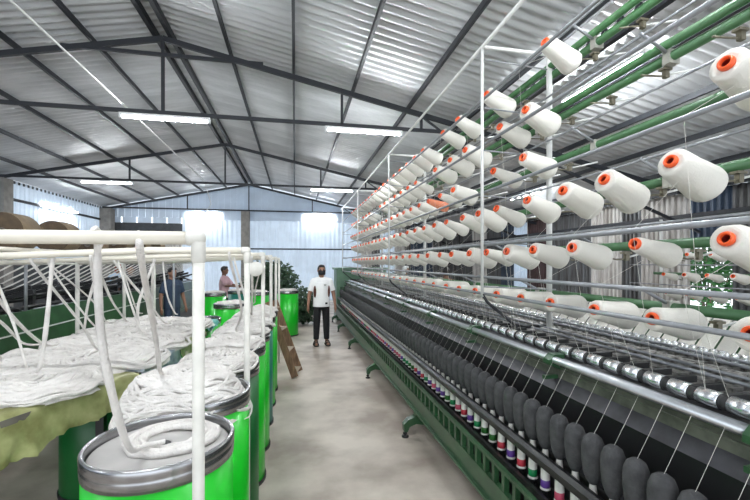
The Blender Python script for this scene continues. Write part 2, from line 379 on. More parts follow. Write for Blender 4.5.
# rollers, arms
rl = MB(); rl.lathe([(.026, -.041), (.032, -.039), (.032, .039), (.026, .041)], 20, 'y'); rl.lathe([(0, -.041), (.026, -.041)], 20, 'y'); rl.lathe([(.026, .041), (0, .041)], 20, 'y'); rlm = rl.mesh('top_roller', M['chrome'])
ysr = [Y0 + .1 + G * i for i in range(int((Y1 - Y0 - .2) / G))]
fmany('top_roller', rlm, [(1.53, y, 1.193) for y in ysr])
cr = MB(); cr.lathe([(0, -.015), (.029, -.015), (.031, 0), (.029, .015), (0, .015)], 10, 'y', (0, 0, 0)); cr.box(-.01, .13, -.011, .011, .005, .032)
fmany('roller_cradle', cr.mesh('roller_cradle', M['rubber']), [(1.532, y + G / 2, 1.193) for y in ysr])
r2 = MB(); r2.lathe([(0, -.042), (.02, -.042), (.03, -.036), (.03, -.012), (.016, -.006), (.016, .006), (.03, .012), (.03, .036), (.02, .042), (0, .042)], 12, 'y'); r2.box(-.05, .05, -.045, .045, -.035, -.026)
fmany('rear_roller', r2.mesh('rear_roller', M['chrome']), [(2.3, y, 1.19) for y in ysr])
da = MB(); da.box(.0, .28, -.016, .016, 0, .02); da.box(.06, .12, -.04, .04, -.02, .028); da.lathe([(0, -.045), (.017, -.045), (.017, .045), (0, .045)], 10, 'y', (.2, 0, .012)); da.box(.25, .3, -.035, .035, -.02, .035)
fmany('drafting_arm', da.mesh('drafting_arm', M['drafting']), [(1.67, y, 1.165) for y in ysr])
da2 = MB(); da2.box(-.26, 0, -.016, .016, 0, .02); da2.box(-.12, -.06, -.04, .04, -.02, .028); da2.lathe([(0, -.045), (.017, -.045), (.017, .045), (0, .045)], 10, 'y', (-.2, 0, .012))
fmany('rear_arm', da2.mesh('rear_arm', M['drafting']), [(2.24, y + .04, 1.165) for y in ysr])
for x, z, r, m in ((1.76, 1.215, .009, 'greymetal'), (1.83, 1.222, .007, 'greymetal'), (1.99, 1.19, .012, 'drafting'), (2.08, 1.21, .009, 'greymetal'), (2.16, 1.215, .007, 'greymetal')):
    fp('guide_rod', MB().tube([(x, Y0, z), (x, Y1, z)], r, 8), M[m])
rt = MB(); rt.add([(0, -.048, 0), (0, .048, 0), (.16, .048, .19), (.16, -.048, .19), (.004, -.048, -.006), (.004, .048, -.006), (.164, .048, .184), (.164, -.048, .184)],
                  [(0, 1, 2, 3), (7, 6, 5, 4), (0, 4, 5, 1), (2, 6, 7, 3), (1, 5, 6, 2), (0, 3, 7, 4)])
fmany('roving_strip', rt.mesh('roving_strip', M['yarn']), [(2.335, y, 1.2) for y in ysr], 60)
# brackets below the front bar
bk = MB(); bk.prism([(-.51, 1.18), (-.45, 1.18), (-.43, 1.125), (-.44, 1.01), (-.465, 1.01), (-.47, 1.095), (-.54, 1.125), (-.54, 1.15)], 'y', -.03, .03); bk.box(-.56, -.44, -.012, .012, 1.04, 1.06)
bkm = bk.mesh('bar_bracket', M['green_paint'])
for i in range(11): link('bar_bracket', bkm, F, (0, 1.0 + i * 1.05 - 6, 0))
# headstock at the far end
hs = MB(); hs.box(1.2, 2.7, Y1, 12.6, .02, 1.5); hs.box(1.15, 2.75, Y1 - .02, 12.65, 1.5, 1.56); fp('headstock', hs, M['head_green'])
fp('headstock_door', MB().box(1.3, 2.6, Y1 - .03, Y1 - .001, .3, 1.0), M['green_paint'])
# creel
PIPES = [1.45, 1.09, .776, .438, .10, -.235]
TIPS = [1.42, 1.07, .745, .435, .09, -.25]
RAILS = [1.24, .893, .531, .136, -.107, -.233]
XP, XRAIL = 1.95, 1.4
for i, p in enumerate(PIPES):
    z = 1.7 + p
    fp('creel_pipe', MB().tube([(XP, .6, z), (XP, Y1 + .2, z)], .026, 14), M['pipe_green'])
    if i < 2: fp('creel_pipe', MB().tube([(XP - .03, .6, z + .058), (XP - .03, Y1 + .2, z + .058)], .024, 14), M['pipe_green'])
    fp('guide_rail', MB().tube([(XRAIL, .5, 1.7 + RAILS[i]), (XRAIL, 6, 1.7 + RAILS[i] + .004), (XRAIL, Y1 + .2, 1.7 + RAILS[i])], .011 if i != 3 else .013, 10), M['greymetal'])
    if i < 5:
        fp('thin_rod', MB().tube([(XP - .17, .6, z + .1), (XP - .17, Y1, z + .1)], .007, 8), M['greymetal'])
fp('top_rail', MB().tube([(1.36, .4, 3.3), (1.36, Y1 + .2, 3.3)], .013, 10), M['palemetal'])
arm = MB().tube([(-.19, 0, .106), (.02, 0, .0)], .009, 8); arm.cur = 1; arm.box(-.03, .035, -.022, .022, -.04, .034)
armm = arm.mesh('rod_arm', [M['greymetal'], M['clip']])
al = [(XP, y, 1.7 + PIPES[i]) for i in range(6) for y in [1.15 + .62 * (i % 2) + 1.15 * k for k in range(9)]]
fmany('rod_arm', armm, al)
def yz(zc): return (zc - .196 * 1.57) / .98
NEAR = [[2.58, 3.37, 3.96, 4.36, 5.05, 5.4], [2.80, 3.15, 3.79, 4.16, 4.6], [1.50, 2.83, 3.25, 4.08, 4.44, 4.82], [1.72, 2.09, 2.41, 2.78, 3.2, 3.52, 3.85, 4.26],
        [1.5, 1.9, 2.33, 2.71, 3.05, 3.37, 3.7, 4.12, 4.45, 4.86], [1.42, 1.81, 2.16, 2.53, 2.86, 3.2, 3.58, 3.93, 4.27, 4.65]]
SLOTS = []
for r in range(6):
    s = list(NEAR[r]); k = s[-1] + .37
    rr = random.Random(r)
    while k < 11.5:
        if not (r < 2 and rr.random() < .2): s.append(k)
        k += .37
    SLOTS.append(s)
# spindle brackets with pegs (spools sit on the pegs); empty ones up high
TILT = [R(23), R(19), R(15), R(20), R(14), R(9)]
def bracket(t):
    d = .38 * math.tan(t) + .0
    b = MB(); b.box(-.006, .018, -.012, .012, -.075, -.02); b.box(-.024, .03, -.018, .018, -.036, -.024)
    b.tube([(.012, 0, -.065), (-.06, 0, -.07), (-.15, 0, -d + .162 * math.tan(t))], .005, 8); b.cur = 1
    b.tube([(.0, 0, -.06), (.24, 0, .0)], .006, 6)
    return b
for r in range(6):
    me = bracket(TILT[r]).mesh('spool_bracket', [M['khaki'], M['palemetal']])
    loc = [(XP, yz(z), 1.7 + TIPS[r]) for z in SLOTS[r]]
    if r < 3: loc += [(XP, yz(SLOTS[r][0]) - .37 * k, 1.7 + TIPS[r]) for k in (1, 2, 3, 4) if yz(SLOTS[r][0]) - .37 * k > .7]
    fmany('spool_bracket', me, loc, 16)
for y in (2.75, 5.75, 8.75, 11.6):
    fp('creel_post', MB().tube([(1.36, y, 1.45), (1.36, y, 3.3)], .0115, 10), M['palemetal'])
    b = MB().tube([(1.915, y, 1.1), (1.915, y, 3.32)], .021, 12); b.box(1.87, 1.96, y - .05, y + .05, 1.1, 1.2); fp('creel_column', b, M['palemetal'])
    fp('cross_bar', MB().tube([(1.36, y, 3.3), (1.915, y, 3.3)], .014, 10), M['palemetal'])
    fp('creel_strut', MB().tube([(1.36, y, 1.47), (1.4, y, 1.41), (1.62, y, 1.235), (1.7, y, 1.215), (1.88, y, 1.22)], .012, 8), M['ledge'])
    for p in PIPES: fp('tier_stay', MB().tube([(1.36, y, 1.7 + p + .06), (1.97, y, 1.7 + p + .03)], .006, 6), M['greymetal'])

# cones of roving on the creel
def spool_mesh(rt_, rb, L, body):
    b = MB(); b.lathe([(.022, .012), (rt_ * .6, .006), (rt_ * .92, .008), (rt_, .018), (rt_ + (rb - rt_) * .35, L * .4), (rb, L * .84), (rb * .97, L * .92), (rb * .8, L * .98), (.03, L), (.012, L)], 28, 'x')
    return b.mesh('yarn_body', body)
ob = MB(); ob.lathe([(.0165, .04), (.0165, -.008), (.020, -.012), (.026, -.010), (.0285, -.004), (.0285, .006), (.024, .016)], 22, 'x'); ob.cur = 1; ob.lathe([(.016, .002), (.016, .06), (.003, .06)], 18, 'x')
coreM = ob.mesh('core_tube', [M['orange'], M['redin']])
VAR = {'full': spool_mesh(.064, .085, .28, M['yarn']), 'medium': spool_mesh(.053, .076, .275, M['yarn']), 'slim': spool_mesh(.037, .063, .275, M['yarn']),
       'peach': spool_mesh(.034, .062, .27, M['peach'])}
TIER = ['topmost', 'second', 'third', 'fourth', 'fifth', 'lowest']
def strand_mesh(r):
    b = MB(); b.tube([(.05, .0, -.075), (XRAIL - 1.57, .01, RAILS[r] - TIPS[r] + .012), (XRAIL - 1.575, .012, RAILS[r] - TIPS[r] - .02), (XRAIL - 1.57 + .1, .02, 1.225 - (1.7 + TIPS[r]))], .0007, 5, False)
    return b.mesh('roving_end', M['yarn'])
n_s = 0
for r in range(6):
    sm = strand_mesh(r)
    for k, zc in enumerate(SLOTS[r]):
        kind = rng.choice(['full', 'medium', 'medium', 'full', 'slim'])
        if r == 4 and k == 0: kind = 'full'
        if r == 4 and k == 1: kind = 'slim'
        if r == 2 and k == 0: kind = 'full'
        if r == 3: kind = ['full', 'full', 'full', 'medium', 'slim', 'full', 'medium', 'slim'][k % 8]
        if r == 2 and k == 5: kind = 'peach'
        col = {'full': 'fat white', 'medium': 'white', 'slim': 'slim white', 'peach': 'peach orange'}[kind]
        t = thing('yarn_cone', '%s yarn cone on %s green creel pipe, %s from the near end' % (col, TIER[r], nth(k + 1)), 'yarn cone', (1.575, yz(zc) - .012, 1.7 + TIPS[r]), 0, 'yarn cones on the %s creel pipe' % TIER[r])
        rot = (0, TILT[r] + rng.uniform(-.02, .02), R(10) + rng.uniform(-.05, .05))
        link('yarn_body', VAR[kind], t, (0, 0, 0), rot)
        link('core_tube', coreM, t, (0, 0, 0), rot)
        if zc < 9: link('roving_end', sm, t)
        n_s += 1

# cops on the spindles
def cop_parts(band):
    b = MB(); b.lathe([(0, .505), (.027, .505), (.027, .512), (.0235, .516), (.0225, .60), (.0185, .67), (.012, .735)], 14)
    tb = b.mesh('tube', M['tube'])
    bd = MB().lathe([(.0237, .517), (.0243, .518), (.0238, .556), (.0231, .557)], 14).mesh('band', M[band])
    return tb, bd
yb = MB().lathe([(.0, .718), (.017, .72), (.032, .742), (.042, .775), (.048, .825), (.049, .868), (.046, .90), (.036, .926), (.018, .939), (.0, .94)], 18).mesh('yarn', M['cop'])
ye = MB().tube([(.004, 0, .937), (.06, 0, 1.03), (.13, 0, 1.15)], .0007, 4, False).mesh('yarn_end', M['yarn'])
BANDS = {'band_r': 'red', 'band_g': 'green', 'band_p': 'purple', 'band_k': 'pink', 'band_b': 'dark green'}
CP = {k: cop_parts(k) for k in BANDS}
seq = ['band_p', 'band_r', 'band_k', 'band_g', 'band_b', 'band_p', 'band_p', 'band_k', 'band_p', 'band_g', 'band_r', 'band_p', 'band_r', 'band_b', 'band_b', 'band_g']
for i, y in enumerate(ys):
    bn = seq[i % 16] if i < 32 else rng.choice(list(BANDS))
    t = thing('yarn_cop', 'charcoal yarn cop, %s tube band, %s spindle from the near end' % (BANDS[bn], nth(i + 1)), 'yarn cop', (1.3, y, 0), 0, 'charcoal cops on the front spindles')
    tilt = rng.uniform(-.012, .012)
    y_ = link('yarn', yb, t, (0, 0, 0), (0, 0, rng.uniform(0, 6))); s_ = rng.uniform(.94, 1.04); y_.scale = (s_, s_, 1)
    link('tube', CP[bn][0], t); link('band', CP[bn][1], t); link('yarn_end', ye, t)

# second frame by the right wall
F2 = thing('spinning_frame', 'second creel of yarn cones seen beyond, close to the right wall', 'spinning machine', (6.6, 5, 0))
def f2(name, mb, m):
    o = obj(name, mb, m); o.parent = F2; o.matrix_parent_inverse = Matrix.Translation((-6.6, -5, 0)); return o
f2('base', MB().box(6.1, 7.2, 3.2, 6.3, .25, .8), M['green_paint'])
for y in (3.4, 6.1): f2('leg', MB().box(6.0, 7.3, y - .05, y + .05, 0, .26), M['green_paint'])
for y in (3.3, 6.2): f2('creel_column', MB().tube([(6.62, y, .8), (6.62, y, 2.5)], .025, 10), M['palemetal'])
for j, zr in enumerate((.14, -.19, -.5)):
    f2('creel_pipe', MB().tube([(6.58, 3.2, 1.7 + zr), (6.58, 6.3, 1.7 + zr)], .026, 12), M['pipe_green'])
    f2('guide_rail', MB().tube([(6.05, 3.2, 1.7 + zr - .17), (6.05, 6.3, 1.7 + zr - .17)], .01, 8), M['greymetal'])
    for k in range(6):
        y = 5.72 - .37 * k + (.05 if j == 1 else 0)
        f2('spool_bracket', MB().tube([(6.6, y, 1.69 + zr), (6.6, y, 1.59 + zr), (6.4, y, 1.65 + zr)], .008, 6), M['khaki'])
        t = thing('yarn_cone', 'small distant yarn cone, %s pipe of far creel, %s from far end' % (['top', 'middle', 'bottom'][j], nth(k + 1)), 'yarn cone', (6.21, y, 1.7 + zr), 0, 'yarn cones on the far creel')
        rot = (0, R(14), 0)
        link('yarn_body', VAR['slim' if (k + j) % 2 else 'medium'], t, (0, 0, 0), rot); link('core_tube', coreM, t, (0, 0, 0), rot)

# ------------------------------------------------------------------ cans and sliver
CH = 1.058
def can_meshes(m, h=CH):
    b = MB().lathe([(.0, .012), (.235, .012), (.246, .03), (.246, h - .06)], 40).lathe([(.246, h - .06), (.244, h - .06), (.244, .05), (0, .05)], 40)
    body = b.mesh('body', m)
    rim = MB().lathe([(.245, h - .075), (.249, h - .075), (.251, h - .04), (.249, h - .036), (.251, h - .03), (.252, h - .008), (.248, h), (.239, h), (.235, h - .008), (.238, h - .075)], 48).mesh('rim', M['steelrim'])
    foot = MB().lathe([(.0, 0), (.254, 0), (.256, .028), (.25, .032)], 40).mesh('foot_ring', M['rubber'])
    return body, rim, foot
CAN = {k: can_meshes(M[k]) for k in ('can', 'candark', 'canteal')}
CANL = {k: can_meshes(M[k], .95) for k in ('can', 'candark', 'canteal')}
def can(kind, x, y, label, group, src=CAN):
    t = thing('sliver_can', label, 'can', (x, y, 0), rng.uniform(0, 6), group)
    for nme, me in zip(('body', 'rim', 'foot_ring'), src[kind]): link(nme, me, t)
    return t
def heap_mesh(seed, Rr, h, Rc, loops=16, rt_=.016, droop=1.0, base=True, wisps=0):
    """a fluffy pile of looped sliver, its centre at the can mouth"""
    rr = random.Random(seed); off = Vector((seed * 3.1, seed * 1.7, 0))
    def hz(x, y):
        r = math.hypot(x, y); z = h * (1 - min(1, (r / Rr)) ** 2 * .8) + .035 * noise.noise(Vector((x * 6, y * 6, 0)) + off)
        if r > Rc: z -= (r - Rc) * droop * (1 + 6 * (r - Rc))
        return z
    b = MB()
    if base:
        nr, na = 14, 56; Rr *= .94; vs = []
        for i in range(nr + 1):
            for j in range(na):
                a = 2 * PI * j / na; r = Rr * i / nr * (1 + .07 * noise.noise(Vector((math.cos(a) * 2, math.sin(a) * 2, 0)) + off))
                x, y = r * math.cos(a), r * math.sin(a); vs.append((x, y, hz(x, y) - .008 + .012 * noise.noise(Vector((x * 22, y * 22, seed))) - (.025 if i == nr else 0)))
        b.add(vs, [(i * na + j, i * na + (j + 1) % na, (i + 1) * na + (j + 1) % na, (i + 1) * na + j) for i in range(nr) for j in range(na)], True); Rr /= .94
    k = 0
    for q in range(loops):
        m = 34; R0 = Rr * (.22 + .74 * ((q * .618) % 1)); ox, oy = rr.uniform(-.16, .16) * (Rr - R0 + .05) * 2, rr.uniform(-.16, .16) * (Rr - R0 + .05) * 2
        ex, ph = rr.uniform(.82, 1.0), rr.uniform(0, 6.3); span = rr.uniform(.55, 1.0); pts = []; rad = []
        for i in range(m + 1):
            a = 2 * PI * span * i / m + ph; rv = R0 * (1 + .10 * noise.noise(Vector((math.cos(a) * 1.5, math.sin(a) * 1.5, q * 3.3 + seed))))
            x, y = ox + rv * math.cos(a), oy + rv * ex * math.sin(a)
            pts.append((x, y, hz(x, y) - .001 + .008 * noise.noise(Vector((a * 2, q, seed))))); rad.append(rt_ * (1.1 + .4 * noise.noise(Vector((i * .3, q, seed)))) * min(1, .25 + min(i, m - i) * .25))
        b.tube(pts, rad, 7, True, .8)
    for q in range(wisps):
        a = rr.uniform(0, 2 * PI); r0 = Rr * rr.uniform(.86, .98); pts = []; dz = 0
        for i in range(7):
            r = r0 + .011 * i * rr.uniform(.2, 1); aa = a + .05 * i * rr.uniform(-1, 1); x, y = r * math.cos(aa), r * math.sin(aa); dz += .006 * i * rr.uniform(.5, 1.2)
            pts.append((x, y, hz(min(1, .97 * Rr / r) * x, min(1, .97 * Rr / r) * y) + .004 - dz))
        b.tube(pts, [rt_ * .55 * (1 - i / 8) + .002 for i in range(7)], 6, True, .7)
    return b.mesh('coil', M['cotton'])
def strand(pts, r=.010):
    """a smooth hanging sliver through the points"""
    P = [Vector(p) for p in pts]; out = []
    for i in range(len(P) - 1):
        p0, p1, p2, p3 = P[max(i - 1, 0)], P[i], P[i + 1], P[min(i + 2, len(P) - 1)]
        for k in range(7):
            t = k / 7; out.append(.5 * ((2 * p1) + (p2 - p0) * t + (2 * p0 - 5 * p1 + 4 * p2 - p3) * t * t + (3 * p1 - p0 - 3 * p2 + p3) * t ** 3))
    out.append(P[-1])
    return MB().tube(out, [r * (1 + .3 * noise.noise(Vector((i * .35, p.x * 9, p.y * 9)))) for i, p in enumerate(out)], 7, True, .7)
HEAPS = [heap_mesh(s, .265, .06, .225, 36, .0105, .8) for s in (1, 2, 3)]
FY = [1.2 + 1.16 * k for k in range(6)]      # pipe frames
PZ = 1.7 + .075
def hang(c, px, fy, end, sag=.06):
    """sliver from the pipe of a frame down to a pile"""
    a = Vector((px, fy, PZ - .028)); e = Vector(end); mid = a.lerp(e, .5) + Vector((rng.uniform(-.04, .04), rng.uniform(-.04, .04), -sag))
    q = a.lerp(e, .82) + Vector((rng.uniform(-.02, .02), 0, -sag * 1.1))
    top = Vector((px, fy + .03, PZ + .0)); over = Vector((px - .01, fy, PZ + .036))
    return strand([(px - .01, fy + .012, PZ + .014 + (px + .266) * .03), (px, fy + .027, PZ - .008 + (px + .266) * .03), a + Vector((0, .015, -.02 + (px + .266) * .03)), mid, q, e + Vector((0, 0, .012))], rng.uniform(.008, .012))
def sliver(x, y, z, me, label, group, strands):
    t = thing('cotton_sliver', label, 'sliver', (x, y, z), 0, group)
    link('coil', me, t, (0, 0, 0), (0, 0, rng.uniform(0, 6)))
    for (px, fy) in strands:
        o = obj('strand', hang(None, px, fy, (x + rng.uniform(-.1, .1), y + rng.uniform(-.1, .1), z + .09)), M['cotton']); o.parent = t; o.matrix_parent_inverse = Matrix.Translation((-x, -y, -z))
    return t
# aisle row
AX = -.48
for k in range(8):
    y = 1.6 + .565 * k
    can('can' if k not in (2, 5) else 'candark' if k == 2 else 'canteal', AX, y, ('nearest bright green sliver can with a bare grey plate in its steel rim' if k == 0 else
        '%s sliver can in the aisle row, %s from the camera' % ({2: 'darker green', 5: 'teal green'}.get(k, 'bright green'), nth(k + 1))), 'sliver cans along the aisle')
    if k == 0:
        t = thing('can_plate', 'round grey spring plate lying in the nearest green can', 'plate', (AX, y, CH - .055))
        obj('disc', MB().lathe([(.03, 0), (.230, 0), (.231, .02), (.222, .026), (.10, .030), (.09, .036), (.035, .036), (.03, .03), (.03, 0)], 44), M['plate'], t)
        obj('bore_shade', MB().lathe([(.0, .02), (.0295, .02), (.0295, .031), (0, .031)], 20), M['rubber'], t)  # black disc filling the plate's hole, standing in for the shade inside
        t = thing('cotton_sliver', 'loose ring of white sliver lying on the grey can plate', 'sliver', (AX, y, CH - .022))
        b = MB()
        for q in range(7):
            pts = []; m = 40; R0 = .098 + .0095 * q
            for i in range(m + 1):
                a = 2 * PI * i / m + q; r = R0 + .012 * noise.noise(Vector((math.cos(a) * 2, math.sin(a) * 2, q * 4.)))
                pts.append((.03 + r * math.cos(a), .03 + r * .95 * math.sin(a), .010 + .004 * math.sin(q * 1.9) + .005 * noise.noise(Vector((a * 2, q, 1)))))
            b.tube(pts, .013, 7, True, .8)
        obj('coil', b, M['cotton'], t)
        x, yy, z = AX, y, CH - .022
        o = obj('strand', strand([(-.535, 1.212, PZ + .02), (-.53, 1.234, PZ - .005), (-.53, 1.222, PZ - .06), (-.52, 1.22, 1.5), (-.515, 1.30, 1.27), (-.52, 1.42, 1.10), (-.50, 1.5, 1.075), (-.45, 1.53, 1.07)], .0105), M['cotton'])
        o.parent = t; o.matrix_parent_inverse = Matrix.Translation((-x, -yy, -z))
    else:
        fy = FY[min(len(FY) - 1, (k) // 2)]
        ss = [(-.42, FY[0])] if k == 1 else [(AX + .12, fy)] if k % 2 else [(AX - .02, fy)]
        me = heap_mesh(21, .315, .11, .21, 64, .010, .9, True, 0) if k == 1 else HEAPS[k % 3]
        sliver(AX - (.06 if k == 1 else 0), y, CH + .005, me, 'big overflowing heap of white sliver on the second can' if k == 1 else 'white sliver heaped on the aisle can %s from the camera' % nth(k + 1), 'sliver heaps on the aisle cans', ss)

# pipe frames holding the sliver
for k, y in enumerate(FY):
    t = thing('sliver_creel', 'cream pipe frame over the cans, %s from the camera' % nth(k + 1), 'pipe frame', (-.266, y, 0), 0, 'sliver guide frames')
    obj('post', MB().tube([(0, 0, 0), (0, 0, PZ - .03)], .0165, 14), M['creampost'], t)
    b = MB().tube([(.0, 0, PZ - .005), (-.5, 0, PZ - .007), (-1.95, 0, PZ - (.075 if k else .045))], .0185, 16); obj('cross_pipe', b, M['cream'], t)
    e = MB().lathe([(.0, -.03), (.0205, -.03), (.0215, -.02), (.0215, .006), (.015, .017), (0, .019)], 16, 'x', (0, 0, PZ - .005)); e.lathe([(.0165, PZ - .075), (.0195, PZ - .07), (.0195, PZ - .02), (.018, PZ - .01)], 16); obj('elbow', e, M['creampost'], t)
    obj('post', MB().tube([(-1.95, 0, 0), (-1.95, 0, PZ - .05)], .019, 12), M['creampost'], t)
    if k == 2:
        obj('pulley', MB().lathe([(0, -.015), (.058, -.015), (.062, -.007), (.055, 0), (.062, .007), (.058, .015), (0, .015)], 26, 'y', (-.055, -.05, PZ - .125)), M['creampost'], t)
for k in range(6):
    y = 1.8 + 1.16 * k

# table with the sheet covered sliver
T = thing('trestle_table', 'long low table under plastic sheets and sliver left of the cans', 'table', (-1.6, 4.3, 0))
obj('tabletop', MB().prism([(.33, -2.25), (.60, -1.55), (.62, 1.0), (-.43, 1.0), (-.43, -2.25)], 'z', .97, 1.0), M['board'], T)
for x, y in ((.3, -1.25), (-.38, -1.9), (.5, .9), (-.38, .9)): obj('leg', MB().box(x - .025, x + .025, y - .025, y + .025, 0, .97), M['black'], T)
SH = [('olive', 'crumpled olive green plastic sheet hanging off the near table edge', (-1.34, 1.98), (-.985, 2.76), .23, .13),
      ('bluefilm', 'crumpled bluish clear plastic sheet hanging at middle of table edge', (-.985, 2.78), (-.965, 3.55), .14, .15),
      ('yellowfilm', 'crumpled yellowish plastic sheet hanging past the bluish one', (-.965, 3.57), (-.965, 4.5), .15, .08),
      ('tealfilm', 'scrap of teal plastic film at the far end of the table edge', (-.965, 4.6), (-.965, 5.2), .06, .05)]
for m, lab, a, c, d0, d1 in SH:
    a, c = Vector((*a, 0)), Vector((*c, 0)); d = (c - a); nrm = Vector((d.y, -d.x, 0)).normalized(); b = MB(); nu, nv = 40, 16; vs = []
    for i in range(nu + 1):
        t = i / nu; p = a + d * t; dep = d0 + (d1 - d0) * t
        for j in range(nv + 1):
            s = j / nv; w = noise.noise(Vector((t * 9, s * 3, d0 * 20)))
            if s < .35: q = p - nrm * (.28 * (1 - s / .35)) + nrm * .015; q.z = 1.012 + .012 * abs(w)
            else:
                f = (s - .35) / .65; q = p + nrm * (.025 + .03 * f + .028 * w * f + .022 * noise.noise(Vector((t * 22, s * 5 + t * 12, d0 * 9))) * f); q.z = 1.015 - dep * f * (1 + .12 * noise.noise(Vector((t * 6, 2, d0)))) + .006 * math.cos(t * 31 + 5 * w) * f
            vs.append(q)
    b.add(vs, [(i * (nv + 1) + j, (i + 1) * (nv + 1) + j, (i + 1) * (nv + 1) + j + 1, i * (nv + 1) + j + 1) for i in range(nu) for j in range(nv)], True)
    tag(obj('plastic_sheet', b, M[m]), lab, 'plastic sheet')
COLN = ['near the aisle', 'in the middle', 'on the far side']
heapw = [heap_mesh(s, .38, .05, .34, 40, .0115, .25) for s in (11, 12, 13, 14)]
for c, x in enumerate((-1.25, -1.70)):
    for k in range(5):
        y = 2.52 + .56 * k + (.18 if c == 1 else 0); fy = FY[min(5, max(1, int((y - 1.0) / 1.16)))]
        if c == 0 and k == 0: x_ = -1.42
        else: x_ = x
        ss = [(x_ - .12 + rng.uniform(-.05, .05), fy)]
        if k < 4: ss.append((x_ + .16 + rng.uniform(-.05, .05), fy))
        sliver(x_, y, 1.02, heapw[(k + c) % 4], 'flat white sliver pile on the table\'s %s side, %s from the camera' % (['aisle', 'far'][c], nth(k + 1)), 'sliver piles on the table', ss)
for c, x in enumerate((-1.25, -1.70)):
    for k in range(5):
        if c == 0 or k > 0:
            can('candark' if k == 0 else 'can', x - (.22 if (c == 0 and k == 0) else 0), 3.42 + .6 * k, '%s sliver can under the table, %s side, %s from the camera' % ('dark green' if k == 0 else 'bright green', ['aisle', 'far'][c], nth(k + 1)), 'sliver cans under the table', CANL)

# far cans by the back
FCAN = [(-.17, 9.65, 'can'), (-.82, 9.3, 'can'), (-1.3, 9.9, 'canteal'), (-1.72, 9.2, 'can'), (-1.02, 6.75, 'can')]
FL = ['bright green can standing alone nearest the man', 'bright green can at the back behind the white pulley', 'teal can at the back between two bright green ones', 'bright green can at the back left of the teal one', 'bright green can standing beyond the sliver table']
for i, (x, y, k) in enumerate(FCAN):
    can(k, x, y, FL[i], 'cans at the back')
    sliver(x, y, CH + .004, HEAPS[i % 3], 'white sliver topping the ' + FL[i], 'sliver in the cans at the back', []).children[0].scale = (.9, .9, .55)

# wooden trestle leaning on the aisle cans
t = thing('wooden_ladder', 'worn brown wooden ladder leaning beside the green cans', 'ladder', (.02, 6.05, 0))
A = [Vector((.0, 6.0, .02)), Vector((-.40, 6.15, 1.12))]; Bv = [Vector((.07, 6.34, .02)), Vector((-.32, 6.46, 1.12))]
base = Vector((.02, 6.05, 0))
for P in (A, Bv):
    obj('rail', MB().beam(P[0] - base, P[1] - base, .03, .10, (1, 0, .4)), M['wood'], t)
for f in (.06, .34, .62, .9):
    obj('rung', MB().beam(A[0].lerp(A[1], f) - base, Bv[0].lerp(Bv[1], f) - base, .09, .025), M['woodedge'], t)

# ------------------------------------------------------------------ left machine with brown rolls
Lm = thing('roving_frame', 'long dark machine with green side panel at the far left', 'machine', (-3.2, 8, 0))
def lp(name, mb, m):
    o = obj(name, mb, m); o.parent = Lm; o.matrix_parent_inverse = Matrix.Translation((3.2, -8, 0)); return o
LY0, LY1 = 2.0, 12.3
b = MB(); b.box(-2.78, -2.74, LY0, LY1, .5, 1.2); b.box(-2.74, -2.70, LY0, LY1, .5, .56); lp('side_panel', b, M['green_paint'])
lp('trim_strip', MB().box(-2.738, -2.725, LY0, LY1, .98, .992), M['palemetal'])
lp('core', MB().box(-3.7, -2.78, LY0, LY1, .15, 1.05), M['black'])
for y in (2.6, 5, 7.4, 9.8, 12): lp('leg', MB().box(-3.65, -2.8, y - .06, y + .06, 0, .15), M['black'])
for x, z in ((-2.85, 1.22), (-3.0, 1.32), (-3.2, 1.26), (-3.4, 1.4)): lp('roller_shaft', MB().tube([(x, LY0, z), (x, LY1, z)], .022, 8), M['black'])
for i in range(5):
    y = 2.4 + i * 2.4; lp('stand', MB().beam((-3.1, y, 1.05), (-3.1, y, 1.74), .05, .05), M['greymetal']); lp('cross_arm', MB().beam((-3.6, y, 1.45), (-2.8, y, 1.2), .04, .04), M['black'])
lp('top_shaft', MB().tube([(-3.1, LY0, 1.72), (-3.1, LY1, 1.72)], .015, 8), M['greymetal'])
arm = MB().beam((-.3, 0, 0), (.25, .03, .14), .025, .04).box(-.06, .02, -.03, .03, -.12, .06)
am = arm.mesh('flyer_arm', M['black'])
for i in range(44): link('flyer_arm', am, Lm, (.2 - .15 * (i % 2), 2.2 + i * .225 - 8, 1.25 + .04 * (i % 3)))
fs = MB().tube([(.45, .10, 1.70), (.1, 0, 1.47), (-.32, -.08, 1.24)], .008, 6).mesh('feed_sliver', M['cotton'])
for i in range(44): link('feed_sliver', fs, Lm, (0, 2.3 + i * .225 - 8, 0))
lp('feed_rail', MB().tube([(-2.75, LY0, 1.69), (-2.75, LY1, 1.69)], .012, 8), M['creampost'])
for i in range(5): lp('feed_post', MB().tube([(-2.75, 2.4 + 2.4 * i, 1.2), (-2.75, 2.4 + 2.4 * i, 1.69)], .015, 8), M['greymetal'])
